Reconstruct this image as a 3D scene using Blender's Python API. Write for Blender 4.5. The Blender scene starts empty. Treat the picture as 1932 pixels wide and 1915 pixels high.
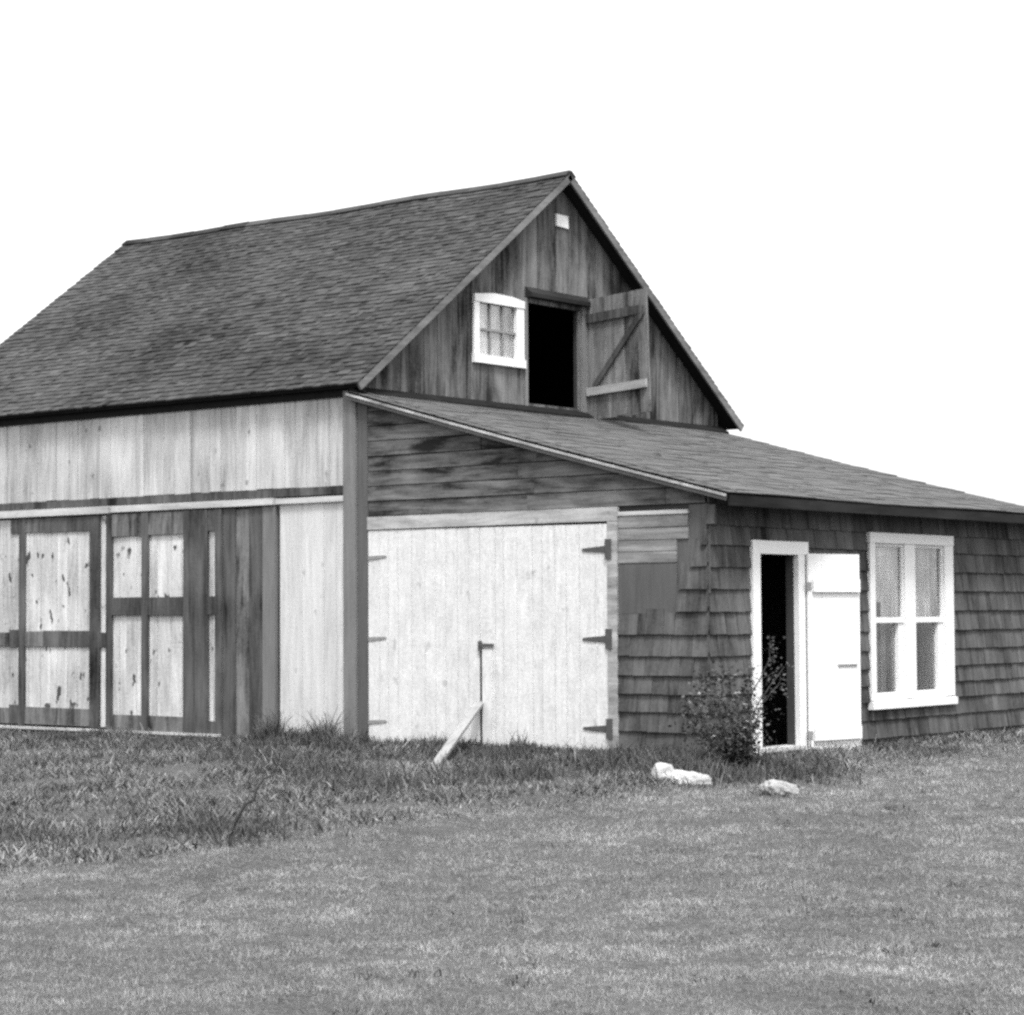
import bpy, math, random
import numpy as np
from mathutils import Vector, Matrix
random.seed(11)
rng = np.random.default_rng(5)
SC = bpy.context.scene
COL = SC.collection

# ------------------------------------------------------------------ camera
cam_d = bpy.data.cameras.new('camera')
cam = bpy.data.objects.new('camera', cam_d)
COL.objects.link(cam)
right = Vector((0.78337783, 0.62151966, -0.00569945))
down = Vector((-0.03356917, 0.03315139, -0.99888643))
fwd = Vector((-0.62063861, 0.78269681, 0.04683396))
R = Matrix((right, -down, -fwd)).transposed()
cam.matrix_world = Matrix.Translation((16.58994804, -18.14839524, 1.368913)) @ R.to_4x4()
cam_d.sensor_fit = 'HORIZONTAL'
cam_d.sensor_width = 36.0
cam_d.lens = 36.0 * 4261.56 / 1932.0
cam_d.clip_start = 0.2
cam_d.clip_end = 3000
SC.camera = cam
CAM = np.array([16.58994804, -18.14839524, 1.368913])

# ------------------------------------------------------------------ sky and sun
SUN_EL = math.radians(61)
SUN_AZ = math.radians(-44)      # direction towards the sun in the xy plane, from +x
sun_vec = Vector((math.cos(SUN_EL) * math.cos(SUN_AZ), math.cos(SUN_EL) * math.sin(SUN_AZ), math.sin(SUN_EL)))
w = bpy.data.worlds.new('World')
SC.world = w
w.use_nodes = True
nt = w.node_tree
nt.nodes.clear()
sky = nt.nodes.new('ShaderNodeTexSky')
sky.sky_type = 'NISHITA'
sky.sun_disc = False
sky.sun_elevation = SUN_EL
sky.sun_rotation = math.pi / 2 - SUN_AZ
sky.dust_density = 8.0
sky.air_density = 1.5
bw = nt.nodes.new('ShaderNodeRGBToBW')
ad = nt.nodes.new('ShaderNodeMath'); ad.operation = 'ADD'; ad.inputs[1].default_value = 6.6   # pale overcast veil
bg = nt.nodes.new('ShaderNodeBackground'); bg.inputs[1].default_value = 0.1
wo = nt.nodes.new('ShaderNodeOutputWorld')
nt.links.new(sky.outputs[0], bw.inputs[0])
nt.links.new(bw.outputs[0], ad.inputs[0])
nt.links.new(ad.outputs[0], bg.inputs[0])
nt.links.new(bg.outputs[0], wo.inputs[0])
sd = bpy.data.lights.new('sun', 'SUN')
sd.energy = 2.6
sd.angle = math.radians(11)
sd.color = (1.0, 1.0, 1.0)
sun = bpy.data.objects.new('sun', sd)
COL.objects.link(sun)
sun.rotation_euler = (-sun_vec).to_track_quat('-Z', 'Y').to_euler()
sun.location = (10, -10, 20)
SC.view_settings.view_transform = 'Standard'
SC.view_settings.look = 'None'
SC.view_settings.exposure = 0.7
SC.view_settings.gamma = 1.0
SC.cycles.pixel_filter_type = 'BLACKMAN_HARRIS'
SC.cycles.filter_width = 2.7
SC.cycles.max_bounces = 6
SC.cycles.use_denoising = False
SC.cycles.use_adaptive_sampling = False


# ------------------------------------------------------------------ materials
def nmat(name):
    m = bpy.data.materials.new(name)
    m.use_nodes = True
    t = m.node_tree
    t.nodes.clear()
    o = t.nodes.new('ShaderNodeOutputMaterial')
    b = t.nodes.new('ShaderNodeBsdfPrincipled')
    t.links.new(b.outputs[0], o.inputs[0])
    b.inputs['Roughness'].default_value = 0.85
    b.inputs['Specular IOR Level'].default_value = 0.1
    return m, t, b


def math_n(t, op, a, b=None, clamp=False):
    n = t.nodes.new('ShaderNodeMath')
    n.operation = op
    n.use_clamp = clamp
    for i, v in enumerate((a, b)):
        if v is None:
            continue
        if isinstance(v, (int, float)):
            n.inputs[i].default_value = v
        else:
            t.links.new(v, n.inputs[i])
    return n.outputs[0]


def noise_n(t, vec, scale, detail=4, rough=0.6, dist=0.0):
    n = t.nodes.new('ShaderNodeTexNoise')
    n.inputs['Scale'].default_value = scale
    n.inputs['Detail'].default_value = detail
    n.inputs['Roughness'].default_value = rough
    n.inputs['Distortion'].default_value = dist
    t.links.new(vec, n.inputs['Vector'])
    return n.outputs[0]


def stretch(t, vec, s, island=None):
    mp = t.nodes.new('ShaderNodeMapping')
    mp.inputs['Scale'].default_value = s
    t.links.new(vec, mp.inputs['Vector'])
    v = mp.outputs[0]
    if island is not None:
        cb = t.nodes.new('ShaderNodeCombineXYZ')
        k = math_n(t, 'MULTIPLY', island, 57.0)
        for i in range(3):
            t.links.new(k, cb.inputs[i])
        va = t.nodes.new('ShaderNodeVectorMath')
        t.links.new(v, va.inputs[0])
        t.links.new(cb.outputs[0], va.inputs[1])
        v = va.outputs[0]
    return v


def contrast(t, v, k):
    return math_n(t, 'MULTIPLY', math_n(t, 'SUBTRACT', v, 0.5), k)


def wood(name, base, grain=0.5, blotch=0.5, island=0.3, speck=0.0, axis='z', fine=26.0, bump=0.25, rough=0.85, bsc=1.6, iso=.2):
    """weathered board: streaks along the grain, blotches, knots, each board its own tone"""
    m, t, b = nmat(name)
    tc = t.nodes.new('ShaderNodeTexCoord').outputs['Object']
    g = t.nodes.new('ShaderNodeNewGeometry')
    isl = g.outputs['Random Per Island']
    s = [1.0, 1.0, 1.0]
    s['xyz'.index(axis)] = 0.05
    v1 = stretch(t, tc, [x * 1.0 for x in s], isl)
    s2 = [1.0, 1.0, 1.0]
    s2['xyz'.index(axis)] = 0.15
    v2 = stretch(t, tc, s2, isl)
    v3 = stretch(t, tc, (1, 1, 1), None)
    n1 = noise_n(t, v1, fine, 5, 0.65, 0.3)
    n2 = noise_n(t, v2, bsc * 3, 5, 0.65, 0.6)
    n3 = noise_n(t, v3, bsc * 0.7, 3, 0.5)
    k = math_n(t, 'ADD', contrast(t, n1, grain * 2), contrast(t, n2, blotch * 2))
    k = math_n(t, 'ADD', k, contrast(t, n3, blotch * 1.2))
    k = math_n(t, 'ADD', k, contrast(t, noise_n(t, tc, 42.0, 3, 0.7), iso * 2.2))
    k = math_n(t, 'ADD', k, contrast(t, isl, island))
    k = math_n(t, 'ADD', k, 1.0)
    k = math_n(t, 'MAXIMUM', k, 0.15)
    if speck > 0:
        v4 = stretch(t, tc, (1, 1, 0.6) if axis == 'z' else (0.6, 1, 1), None)
        n4 = noise_n(t, v4, 9.0, 2, 0.5)
        mr = t.nodes.new('ShaderNodeMapRange')
        mr.inputs[1].default_value = 0.68 if speck < .7 else .645; mr.inputs[2].default_value = 0.74 if speck < .7 else .70
        mr.inputs[3].default_value = 1.0; mr.inputs[4].default_value = 1.0 - speck
        t.links.new(n4, mr.inputs[0])
        k = math_n(t, 'MULTIPLY', k, mr.outputs[0])
    k = math_n(t, 'MULTIPLY', k, base)
    k = math_n(t, 'MINIMUM', k, 0.86)
    cb = t.nodes.new('ShaderNodeCombineColor')
    for i in range(3):
        t.links.new(k, cb.inputs[i])
    t.links.new(cb.outputs[0], b.inputs['Base Color'])
    bp = t.nodes.new('ShaderNodeBump')
    bp.inputs['Strength'].default_value = bump
    bp.inputs['Distance'].default_value = 0.01
    t.links.new(n1, bp.inputs['Height'])
    t.links.new(bp.outputs[0], b.inputs['Normal'])
    b.inputs['Roughness'].default_value = rough
    return m


def plain(name, base, var=0.2, scale=8.0, rough=0.8, bump=0.2, spec=0.25, metal=0.0):
    m, t, b = nmat(name)
    tc = t.nodes.new('ShaderNodeTexCoord').outputs['Object']
    n = noise_n(t, tc, scale, 5, 0.65)
    n2 = noise_n(t, tc, scale * 6, 3, 0.6)
    k = math_n(t, 'ADD', contrast(t, n, var * 2), contrast(t, n2, var * 1.3))
    k = math_n(t, 'MULTIPLY', math_n(t, 'MAXIMUM', math_n(t, 'ADD', k, 1.0), 0.1), base)
    k = math_n(t, 'MINIMUM', k, 0.88)
    cb = t.nodes.new('ShaderNodeCombineColor')
    for i in range(3):
        t.links.new(k, cb.inputs[i])
    t.links.new(cb.outputs[0], b.inputs['Base Color'])
    bp = t.nodes.new('ShaderNodeBump')
    bp.inputs['Strength'].default_value = bump
    bp.inputs['Distance'].default_value = 0.01
    t.links.new(n2, bp.inputs['Height'])
    t.links.new(bp.outputs[0], b.inputs['Normal'])
    b.inputs['Roughness'].default_value = rough
    b.inputs['Specular IOR Level'].default_value = spec
    b.inputs['Metallic'].default_value = metal
    return m


def tonemat(name, lo, hi, patch=0.35, scale=0.8):
    """vegetation: a per-vertex tone times patches of drier and greener growth"""
    m, t, b = nmat(name)
    tc = t.nodes.new('ShaderNodeTexCoord').outputs['Object']
    at = t.nodes.new('ShaderNodeAttribute'); at.attribute_name = 'tone'
    n = noise_n(t, stretch(t, tc, (1, 1, 1)), scale, 5, 0.7)
    n2 = noise_n(t, tc, scale * 5, 3, 0.6)
    k = math_n(t, 'MULTIPLY', at.outputs['Fac'], hi - lo)
    k = math_n(t, 'ADD', k, lo)
    p = math_n(t, 'ADD', math_n(t, 'ADD', contrast(t, n, patch * 2), contrast(t, n2, patch * 1.2)), 1.0)
    k = math_n(t, 'MULTIPLY', k, math_n(t, 'MAXIMUM', p, 0.3))
    cb = t.nodes.new('ShaderNodeCombineColor')
    for i in range(3):
        t.links.new(k, cb.inputs[i])
    t.links.new(cb.outputs[0], b.inputs['Base Color'])
    b.inputs['Roughness'].default_value = 0.7
    return m


M = {}
M['siding'] = wood('bleached_siding', 0.37, 0.5, 0.75, 0.2, 0.5, fine=30, iso=.4)
M['pale_boards'] = wood('whitewashed_boards', 0.45, 0.35, 0.25, 0.12, 0.3, fine=30, iso=.28)
M['panel'] = wood('door_panel_boards', 0.41, 0.45, 0.85, 0.18, 0.85, fine=26, iso=.4)
M['dark_frame'] = wood('dark_frame_boards', 0.058, 0.7, 1.9, 0.5, 0, fine=22, iso=.5)
M['mottled'] = wood('mottled_boards', 0.10, 0.6, 1.9, 0.4, 0, fine=22, bsc=2.4, iso=.6)
M['mid_post'] = wood('grey_post_wood', 0.145, 0.4, 0.4, 0.25, 0)
M['dark_post'] = wood('dark_post_wood', 0.082, 0.35, 0.4, 0.1, 0)
M['strip'] = wood('pale_strip', 0.40, 0.2, 0.6, 0.1, 0.3, axis='x', iso=.3)
M['gable'] = wood('weathered_gable_boards', 0.078, 1.1, 2.6, 0.45, 0, fine=30, bsc=1.5, iso=.7)
M['gable_pale'] = wood('grey_replacement_boards', 0.13, 0.8, 1.8, 0.3, 0, fine=24, iso=.5)
M['horiz'] = wood('weathered_lap_boards', 0.085, 1.2, 2.3, 0.15, 0, axis='x', fine=22, bsc=2.2, iso=.5)
M['header'] = wood('grey_header_board', 0.26, 0.6, 1.3, 0.2, 0.3, axis='x', fine=20, iso=.4)
M['patch'] = wood('pale_patch_boards', 0.135, 1.2, 1.4, 0.3, 0.4, axis='x', fine=22, iso=.4)
M['door_white'] = wood('chalky_white_paint', 0.52, 0.14, 0.26, 0.05, 0.25, fine=30, bump=0.15, bsc=7, iso=.38)
M['white'] = plain('white_paint', 0.66, 0.10, 7, 0.55, 0.1)
M['shingle'] = wood('dark_wall_shingles', 0.066, 0.55, 1.5, 0.28, 0, fine=22, iso=.5)
M['loft_leaf'] = wood('loft_door_boards', 0.115, 0.9, 1.8, 0.5, 0, fine=24, iso=.6)
M['batten_pale'] = wood('bleached_batten', 0.28, 0.4, 0.5, 0.1, 0, axis='x')
M['roof'] = wood('roof_shingle_wood', 0.044, 0.3, 1.4, 0.36, 0, axis='x', fine=16, bsc=0.9, iso=.4)
M['roof_wood'] = plain('roof_underboards', 0.015, 0.3, 6, spec=0.02)
M['rake'] = wood('rake_board', 0.13, 0.4, 0.9, 0.2, 0, axis='y')
M['roll'] = wood('asphalt_roofing', 0.088, 0.15, 0.6, 0.05, 0, axis='y', fine=16, bsc=1.2, iso=.7, bump=.5)
M['roll_edge'] = plain('roofing_edge', 0.1, 0.5, 5, 0.9)
M['drip'] = wood('pale_rake_strip', 0.30, 0.3, 1.6, 0.2, 0, axis='x', iso=.5)
M['tar_shade'] = plain('tar_and_shade_black', 0.015, 0.5, 6, spec=0.02)  # tar on the flashing; painted soffit shade on the eave strip
M['fascia'] = wood('dark_fascia', 0.017, 0.5, 1.2, 0.2, 0, axis='y')
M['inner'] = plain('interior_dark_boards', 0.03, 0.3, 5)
M['jamb'] = wood('bare_jamb_wood', 0.05, 0.3, 0.3, 0, 0)
M['iron'] = plain('rusty_iron', 0.06, 0.4, 20, 0.7)
M['iron_light'] = plain('worn_iron', 0.2, 0.5, 20, 0.7)
M['muntin'] = plain('grey_muntin_paint', 0.2, 0.1, 9)
M['stone'] = plain('pale_stone', 0.27, 0.9, 9, 0.9, 0.9)
M['lime'] = plain('whitewashed_masonry', 0.37, 0.8, 9, 0.85, 0.9)
M['step'] = plain('grey_step_stone', 0.17, 0.35, 5, 0.9, 0.6)
M['plank'] = wood('bleached_plank', 0.23, 0.5, 0.6, 0, 0, axis='y', iso=.4)
M['bark'] = plain('dead_stem_bark', 0.035, 0.4, 20)
M['stem'] = plain('shrub_stem', 0.06, 0.4, 20)
M['reflection_pale'] = wood('pale_reflection_paint', 0.33, 0.7, 1.8, 0.1, 0, fine=14, bsc=2.2)  # pale mottling paints the reflections of the panes
M['curtain_grey'] = wood('grey_window_cloth', 0.09, 1.0, 0.9, 1.5, 0, fine=9, bsc=2.5)
M['leaf'] = tonemat('shrub_leaves', 0.02, 0.12, 0.2, 3.0)
M['lawn'] = tonemat('mown_grass', 0.10, 0.33, 0.8, 0.8)
M['tall'] = tonemat('unmown_grass', 0.055, 0.195, 0.7, 1.1)
M['weed'] = tonemat('coarse_weeds', 0.032, 0.115, 0.6, 1.8)


def glass_mat():
    m = bpy.data.materials.new('old_window_glass')
    m.use_nodes = True
    t = m.node_tree
    t.nodes.clear()
    o = t.nodes.new('ShaderNodeOutputMaterial')
    mx = t.nodes.new('ShaderNodeMixShader')
    tr = t.nodes.new('ShaderNodeBsdfTransparent')
    gl = t.nodes.new('ShaderNodeBsdfGlossy')
    gl.inputs['Roughness'].default_value = 0.12
    mx.inputs[0].default_value = 0.16
    t.links.new(tr.outputs[0], mx.inputs[1])
    t.links.new(gl.outputs[0], mx.inputs[2])
    t.links.new(mx.outputs[0], o.inputs[0])
    return m


M['glass'] = glass_mat()


def ground_mat():
    m, t, b = nmat('turf_soil')
    tc = t.nodes.new('ShaderNodeTexCoord').outputs['Object']
    n1 = noise_n(t, tc, 0.8, 6, 0.7)
    n2 = noise_n(t, tc, 26.0, 5, 0.75)
    k = math_n(t, 'ADD', contrast(t, n1, 0.9), contrast(t, n2, 3.0))
    k = math_n(t, 'MULTIPLY', math_n(t, 'MAXIMUM', math_n(t, 'ADD', k, 1.0), 0.2), 0.085)
    cb = t.nodes.new('ShaderNodeCombineColor')
    for i in range(3):
        t.links.new(k, cb.inputs[i])
    t.links.new(cb.outputs[0], b.inputs['Base Color'])
    bp = t.nodes.new('ShaderNodeBump')
    bp.inputs['Strength'].default_value = 0.8
    bp.inputs['Distance'].default_value = 0.04
    t.links.new(n2, bp.inputs['Height'])
    t.links.new(bp.outputs[0], b.inputs['Normal'])
    return m


M['ground'] = ground_mat()


# ------------------------------------------------------------------ mesh helpers
class Frame:
    """u, v, n -> world"""
    def __init__(s, o, u, v, n, warp=None):
        s.o, s.u, s.v, s.n, s.warp = Vector(o), Vector(u), Vector(v), Vector(n), warp

    def __call__(s, u, v, n):
        p = s.o + s.u * u + s.v * v + s.n * n
        return s.warp(p) if s.warp else p


KX = 4.575
PL = Frame((0, 0, 0), (1, 0, 0), (0, 0, 1), (0, -1, 0))     # long front wall
PF = Frame((KX, 0, 0), (0, 1, 0), (0, 0, 1), (1, 0, 0))     # lean-to front
PG = Frame((0, 0, 0), (0, 1, 0), (0, 0, 1), (1, 0, 0))      # gable


class MB:
    def __init__(s):
        s.v, s.f = [], []

    def hexa(s, P):
        i = len(s.v)
        s.v += [tuple(p) for p in P]
        s.f += [(i, i + 3, i + 2, i + 1), (i + 4, i + 5, i + 6, i + 7), (i, i + 1, i + 5, i + 4),
                (i + 1, i + 2, i + 6, i + 5), (i + 2, i + 3, i + 7, i + 6), (i + 3, i, i + 4, i + 7)]
        return s

    def box(s, F, u0, u1, v0, v1, n0, n1, v1b=None, j=0.0):
        """v1b: top at u1 when the top is slanted"""
        if v1b is None:
            v1b = v1
        q = [(u0, v0), (u1, v0), (u1, v1b), (u0, v1)]
        if j:
            q = [(a + random.uniform(-j, j), b + random.uniform(-j, j)) for a, b in q]
        return s.hexa([F(a, b, n0) for a, b in q] + [F(a, b, n1) for a, b in q])

    def poly(s, F, pts, n0, n1):
        i = len(s.v); k = len(pts)
        s.v += [tuple(F(a, b, n0)) for a, b in pts] + [tuple(F(a, b, n1)) for a, b in pts]
        s.f.append(tuple(i + q for q in reversed(range(k))))
        s.f.append(tuple(i + k + q for q in range(k)))
        for q in range(k):
            r = (q + 1) % k
            s.f.append((i + q, i + r, i + k + r, i + k + q))
        return s

    def tube(s, pts, rad, n=6):
        base = len(s.v)
        pts = [Vector(p) for p in pts]
        for a, p in enumerate(pts):
            d = (pts[min(a + 1, len(pts) - 1)] - pts[max(a - 1, 0)]).normalized()
            x = d.cross(Vector((0.3, 0.2, 1))).normalized()
            if x.length < 0.1:
                x = Vector((1, 0, 0))
            y = d.cross(x)
            for k in range(n):
                an = 2 * math.pi * k / n
                s.v.append(tuple(p + (x * math.cos(an) + y * math.sin(an)) * rad[a]))
        for a in range(len(pts) - 1):
            for k in range(n):
                k2 = (k + 1) % n
                s.f.append((base + a * n + k, base + a * n + k2, base + (a + 1) * n + k2, base + (a + 1) * n + k))
        s.f.append(tuple(base + k for k in reversed(range(n))))
        s.f.append(tuple(base + (len(pts) - 1) * n + k for k in range(n)))
        return s

    def build(s, name, mat, parent=None, smooth=False):
        me = bpy.data.meshes.new(name)
        me.from_pydata(s.v, [], s.f)
        me.materials.append(mat)
        if smooth:
            me.polygons.foreach_set('use_smooth', [True] * len(me.polygons))
        me.update()
        o = bpy.data.objects.new(name, me)
        COL.objects.link(o)
        if parent is not None:
            o.parent = parent
        return o


def tag(o, label=None, cat=None, group=None, kind=None):
    if label: o['label'] = label
    if cat: o['category'] = cat
    if group: o['group'] = group
    if kind: o['kind'] = kind
    return o


def splits(u0, u1, width, holes, vary=0.25):
    cuts = sorted({u0, u1} | {h for H in holes for h in (H[0], H[1]) if u0 < h < u1})
    out = []
    for a, b in zip(cuts, cuts[1:]):
        n = max(1, round((b - a) / width))
        e = [a] + [a + (b - a) * (i + random.uniform(-vary, vary)) / n for i in range(1, n)] + [b]
        out += list(zip(e, e[1:]))
    return out


def vboards(mb, F, u0, u1, width, bot, top, holes=(), n0=0.0, n1=0.025, gap=0.004, var=0.006, vary=0.25, ragged=0.0):
    topf = top if callable(top) else (lambda u: top)
    for a, b in splits(u0, u1, width, holes, vary):
        spans = [(bot, None)]
        mid = (a + b) / 2
        for H in holes:
            if H[0] - 1e-6 <= a and b <= H[1] + 1e-6:
                new = []
                for z0, z1 in spans:
                    zt = z1 if z1 is not None else topf(mid)
                    if H[3] <= z0 or H[2] >= zt:
                        new.append((z0, z1)); continue
                    if H[2] > z0: new.append((z0, H[2]))
                    if H[3] < zt: new.append((H[3], z1))
                spans = new
        dn = random.uniform(-var, var)
        for z0, z1 in spans:
            ta, tb = (topf(a), topf(b)) if z1 is None else (z1, z1)
            if ta <= z0 + .01 and tb <= z0 + .01:
                continue
            zz = z0 + (random.uniform(-ragged, ragged) if ragged and z0 == bot else 0)
            mb.box(F, a + gap / 2, b - gap / 2, zz, max(ta, zz + .005), n0, n1 + dn, max(tb, zz + .005))


def hboards(mb, F, u0, u1, v0, v1, height, n0=0.0, n1=0.025, gap=0.006, var=0.006, topf=None, lengths=None):
    n = max(1, round((v1 - v0) / height))
    for i in range(n):
        a = v0 + (v1 - v0) * i / n; b = v0 + (v1 - v0) * (i + 1) / n
        x = u0
        while x < u1 - 1e-4:
            e = min(u1, x + (random.uniform(*lengths) if lengths else 99))
            if u1 - e < .25: e = u1
            dn = random.uniform(-var, var)
            if topf is None:
                mb.box(F, x, e - .003, a + gap / 2, b - gap / 2, n0, n1 + dn)
            else:
                # clip by a slanted top: cut the board where the line crosses it
                k = max(1, int((e - x) / .25))
                ta, tb = topf(x), topf(e)
                pts = [(x, a + gap / 2), (e, a + gap / 2), (e, b - gap / 2), (x, b - gap / 2)]
                # Sutherland-Hodgman against v <= topf(u)
                out = []
                for q in range(4):
                    p, r = pts[q], pts[(q + 1) % 4]
                    dp, dr = topf(p[0]) - p[1], topf(r[0]) - r[1]
                    if dp >= 0: out.append(p)
                    if (dp >= 0) != (dr >= 0):
                        s_ = dp / (dp - dr)
                        out.append((p[0] + (r[0] - p[0]) * s_, p[1] + (r[1] - p[1]) * s_))
                if len(out) >= 3:
                    mb.poly(F, out, n0, n1 + dn)
            x = e


def shingles(mb, F, u0, u1, zs, holes=(), starts=None, wmin=.09, wmax=.24, nb=.030, nt=.012, jit=.007, over=.05, top=None):
    for i, z0 in enumerate(zs[:-1]):
        z1 = zs[i + 1] + over
        us = u0 if starts is None else max(u0, starts[i])
        segs = splits(us, u1, (wmin + wmax) / 2, [H for H in holes if z0 < H[3] and z1 > H[2]], 0.42)
        for a, b in segs:
            za, zb = z0 + random.uniform(-jit, jit), z1
            drop = False
            for H in holes:
                if H[0] - 1e-6 <= a and b <= H[1] + 1e-6:
                    if zb <= H[2] or za >= H[3]: continue
                    if za < H[2]: zb = H[2]
                    elif zb > H[3]: za = H[3]
                    else: drop = True
            if top is not None: zb = min(zb, top)
            if drop or zb - za < .01: continue
            lift = random.uniform(-.004, .007)
            f0 = (za - z0) / (z1 - z0); f1 = (zb - z0) / (z1 - z0)
            na = nb + lift + (nt - nb) * max(f0, 0); nc = nb + lift + (nt - nb) * f1
            sk = random.uniform(-.004, .004)
            g = .0014
            mb.hexa([F(a + g, za, 0), F(b - g, za + sk, 0), F(b - g, zb, 0), F(a + g, zb, 0),
                     F(a + g, za, na), F(b - g, za + sk, na), F(b - g, zb, nc), F(a + g, zb, nc)])


# ------------------------------------------------------------------ terrain
def sstep(x):
    x = np.clip(x, 0, 1)
    return x * x * (3 - 2 * x)


def bdist(x, y):
    """distance outside the footprint"""
    dx = np.maximum(np.maximum(-7.6 - x, x - KX), 0)
    dy = np.maximum(np.maximum(0 - y, y - 7.25), 0)
    return np.hypot(dx, dy)


def gz(x, y):
    x = np.asarray(x, float); y = np.asarray(y, float)
    d = bdist(x, y)
    z = -0.05 - 0.040 * np.minimum(d, 8.0)
    near = np.exp(-((x - 6) ** 2 + (y + 8) ** 2) / 900)
    z = z + near * 0.018 * np.sin(x * 0.9 + 1.3 * np.sin(y * .7)) * np.sin(y * 0.8 + x * .35) * np.clip(d / 2, 0, 1)
    z = z + 0.010 * np.sin(x * 3.1 + y * 1.7) * np.sin(y * 2.3 - x) * near
    # low hump of earth in front of the barn corner
    z = z + 0.05 * np.exp(-(((x + 0.55) / .75) ** 2 + ((y + .45) / .38) ** 2))
    return z


xs = np.concatenate([[-1500, -600, -250, -100, -50, -30, -20], np.arange(-14, 24.01, .25), [28, 36, 50, 100, 250, 600, 1500]])
ys = np.concatenate([[-1500, -600, -250, -100, -50, -32], np.arange(-24, 12.01, .25), [16, 24, 40, 100, 250, 600, 1500]])
X, Y = np.meshgrid(xs, ys)
Z = gz(X, Y)
V = np.stack([X.ravel(), Y.ravel(), Z.ravel()], 1)
nx, ny = len(xs), len(ys)
idx = np.arange(nx * ny).reshape(ny, nx)
Fq = np.stack([idx[:-1, :-1].ravel(), idx[:-1, 1:].ravel(), idx[1:, 1:].ravel(), idx[1:, :-1].ravel()], 1)
me = bpy.data.meshes.new('ground')
me.from_pydata(V.tolist(), [], Fq.tolist())
me.materials.append(M['ground'])
me.polygons.foreach_set('use_smooth', [True] * len(me.polygons))
go = bpy.data.objects.new('ground', me)
COL.objects.link(go)
tag(go, 'grassy ground falling gently away from the barn', 'ground', kind='structure')

# ------------------------------------------------------------------ BARN
barn = bpy.data.objects.new('barn', None)
COL.objects.link(barn)
tag(barn, 'old weathered wooden barn with shingled gable roof, open loft hatch and low lean-to', 'barn')

XW, YB = -7.5, 7.2                       # far end of the barn, back wall
RY, RZ, EY, EZ = 3.67, 6.71, -0.15, 3.87  # ridge and front eave edge
tanr = (RZ - EZ) / (RY - EY)
c_, s_ = math.cos(math.atan(tanr)), math.sin(math.atan(tanr))
TH = 0.06


def under(y):
    """underside of the barn roof above y"""
    return min(EZ + (y - EY) * tanr, EZ + ((2 * RY - EY) - y) * tanr) - TH / c_ - .003


LT_Z0, LT_S = 3.79, 0.262                # lean-to roof top line z = Z0 - S x


def lt_under(x):
    return LT_Z0 - LT_S * x - 0.085


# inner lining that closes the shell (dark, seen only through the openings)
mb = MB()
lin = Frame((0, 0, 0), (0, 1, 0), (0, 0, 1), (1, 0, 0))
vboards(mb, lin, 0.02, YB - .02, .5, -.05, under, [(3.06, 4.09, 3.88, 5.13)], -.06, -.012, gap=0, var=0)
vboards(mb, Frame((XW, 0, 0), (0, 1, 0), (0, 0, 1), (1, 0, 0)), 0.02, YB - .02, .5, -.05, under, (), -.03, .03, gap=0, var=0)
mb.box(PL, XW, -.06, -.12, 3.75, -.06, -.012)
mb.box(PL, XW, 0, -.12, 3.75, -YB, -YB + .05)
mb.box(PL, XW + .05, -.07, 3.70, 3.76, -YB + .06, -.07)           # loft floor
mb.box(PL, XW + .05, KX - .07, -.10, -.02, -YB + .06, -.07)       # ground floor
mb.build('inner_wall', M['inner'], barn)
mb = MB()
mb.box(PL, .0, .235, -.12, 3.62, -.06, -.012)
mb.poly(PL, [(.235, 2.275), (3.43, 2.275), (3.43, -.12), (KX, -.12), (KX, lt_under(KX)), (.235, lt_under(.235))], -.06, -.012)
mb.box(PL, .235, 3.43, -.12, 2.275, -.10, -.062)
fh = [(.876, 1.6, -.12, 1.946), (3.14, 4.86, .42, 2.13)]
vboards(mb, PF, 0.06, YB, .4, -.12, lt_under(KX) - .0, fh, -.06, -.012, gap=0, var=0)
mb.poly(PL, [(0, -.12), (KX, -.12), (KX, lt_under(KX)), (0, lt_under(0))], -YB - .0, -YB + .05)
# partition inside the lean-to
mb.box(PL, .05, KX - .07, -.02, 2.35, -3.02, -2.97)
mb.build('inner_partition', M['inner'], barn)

# --- long front wall ------------------------------------------------
mb = MB()
vboards(mb, PL, XW, -.1, .19, 2.775, lambda u: 3.87, (), -.01, .022, var=.004, gap=.006, ragged=.008)
mb.build('front_siding', M['siding'], barn)['label'] = 'bleached vertical siding above the sliding doors'
mb = MB()
vboards(mb, PL, -1.09, -.1, .165, .0, 2.60, (), -.01, .022, var=.003, gap=.003, ragged=.012)
mb.build('pale_siding', M['pale_boards'], barn)['label'] = 'whitewashed boards beside the corner post'
mb = MB()
vboards(mb, PL, -7.5, -1.09, .3, -.02, 2.6, (), -.012, .0, var=0, gap=0)
mb.build('backing_boards', M['dark_frame'], barn)
# track and its pale cover strip
tr = MB()
tr.box(PL, XW, -3.95, 2.685, 2.772, 0, .03).box(PL, -3.945, -.1, 2.682, 2.772, 0, .034)
tk = tr.build('door_track', M['dark_frame'], barn)
mb = MB()
mb.box(PL, XW, -3.865, 2.588, 2.675, .0, .085).box(PL, -3.84, -1.15, 2.596, 2.672, .0, .08).box(PL, -1.12, -.1, 2.600, 2.662, .0, .06)
mb.build('track_cover', M['strip'], tk)


def sliding(name, u0, u1, v0, v1, panels, frames, mats, lab):
    """panels: pale boards; frames: (u0,u1,v0,v1,mat,n)"""
    d = MB()
    for a, b, c, e in panels:
        vboards(d, PL, a, b, .17, c, e, (), .01, .036, var=.003, gap=.006)
    do = d.build(name, M['panel'], barn)
    do['label'] = lab
    for a, b, c, e, k, n in frames:
        q = MB()
        q.box(PL, a, b, c, e, .008, n, j=.004)
        q.build('stile' if e - c > 1 else 'rail', M[k], do)
    return do


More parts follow.
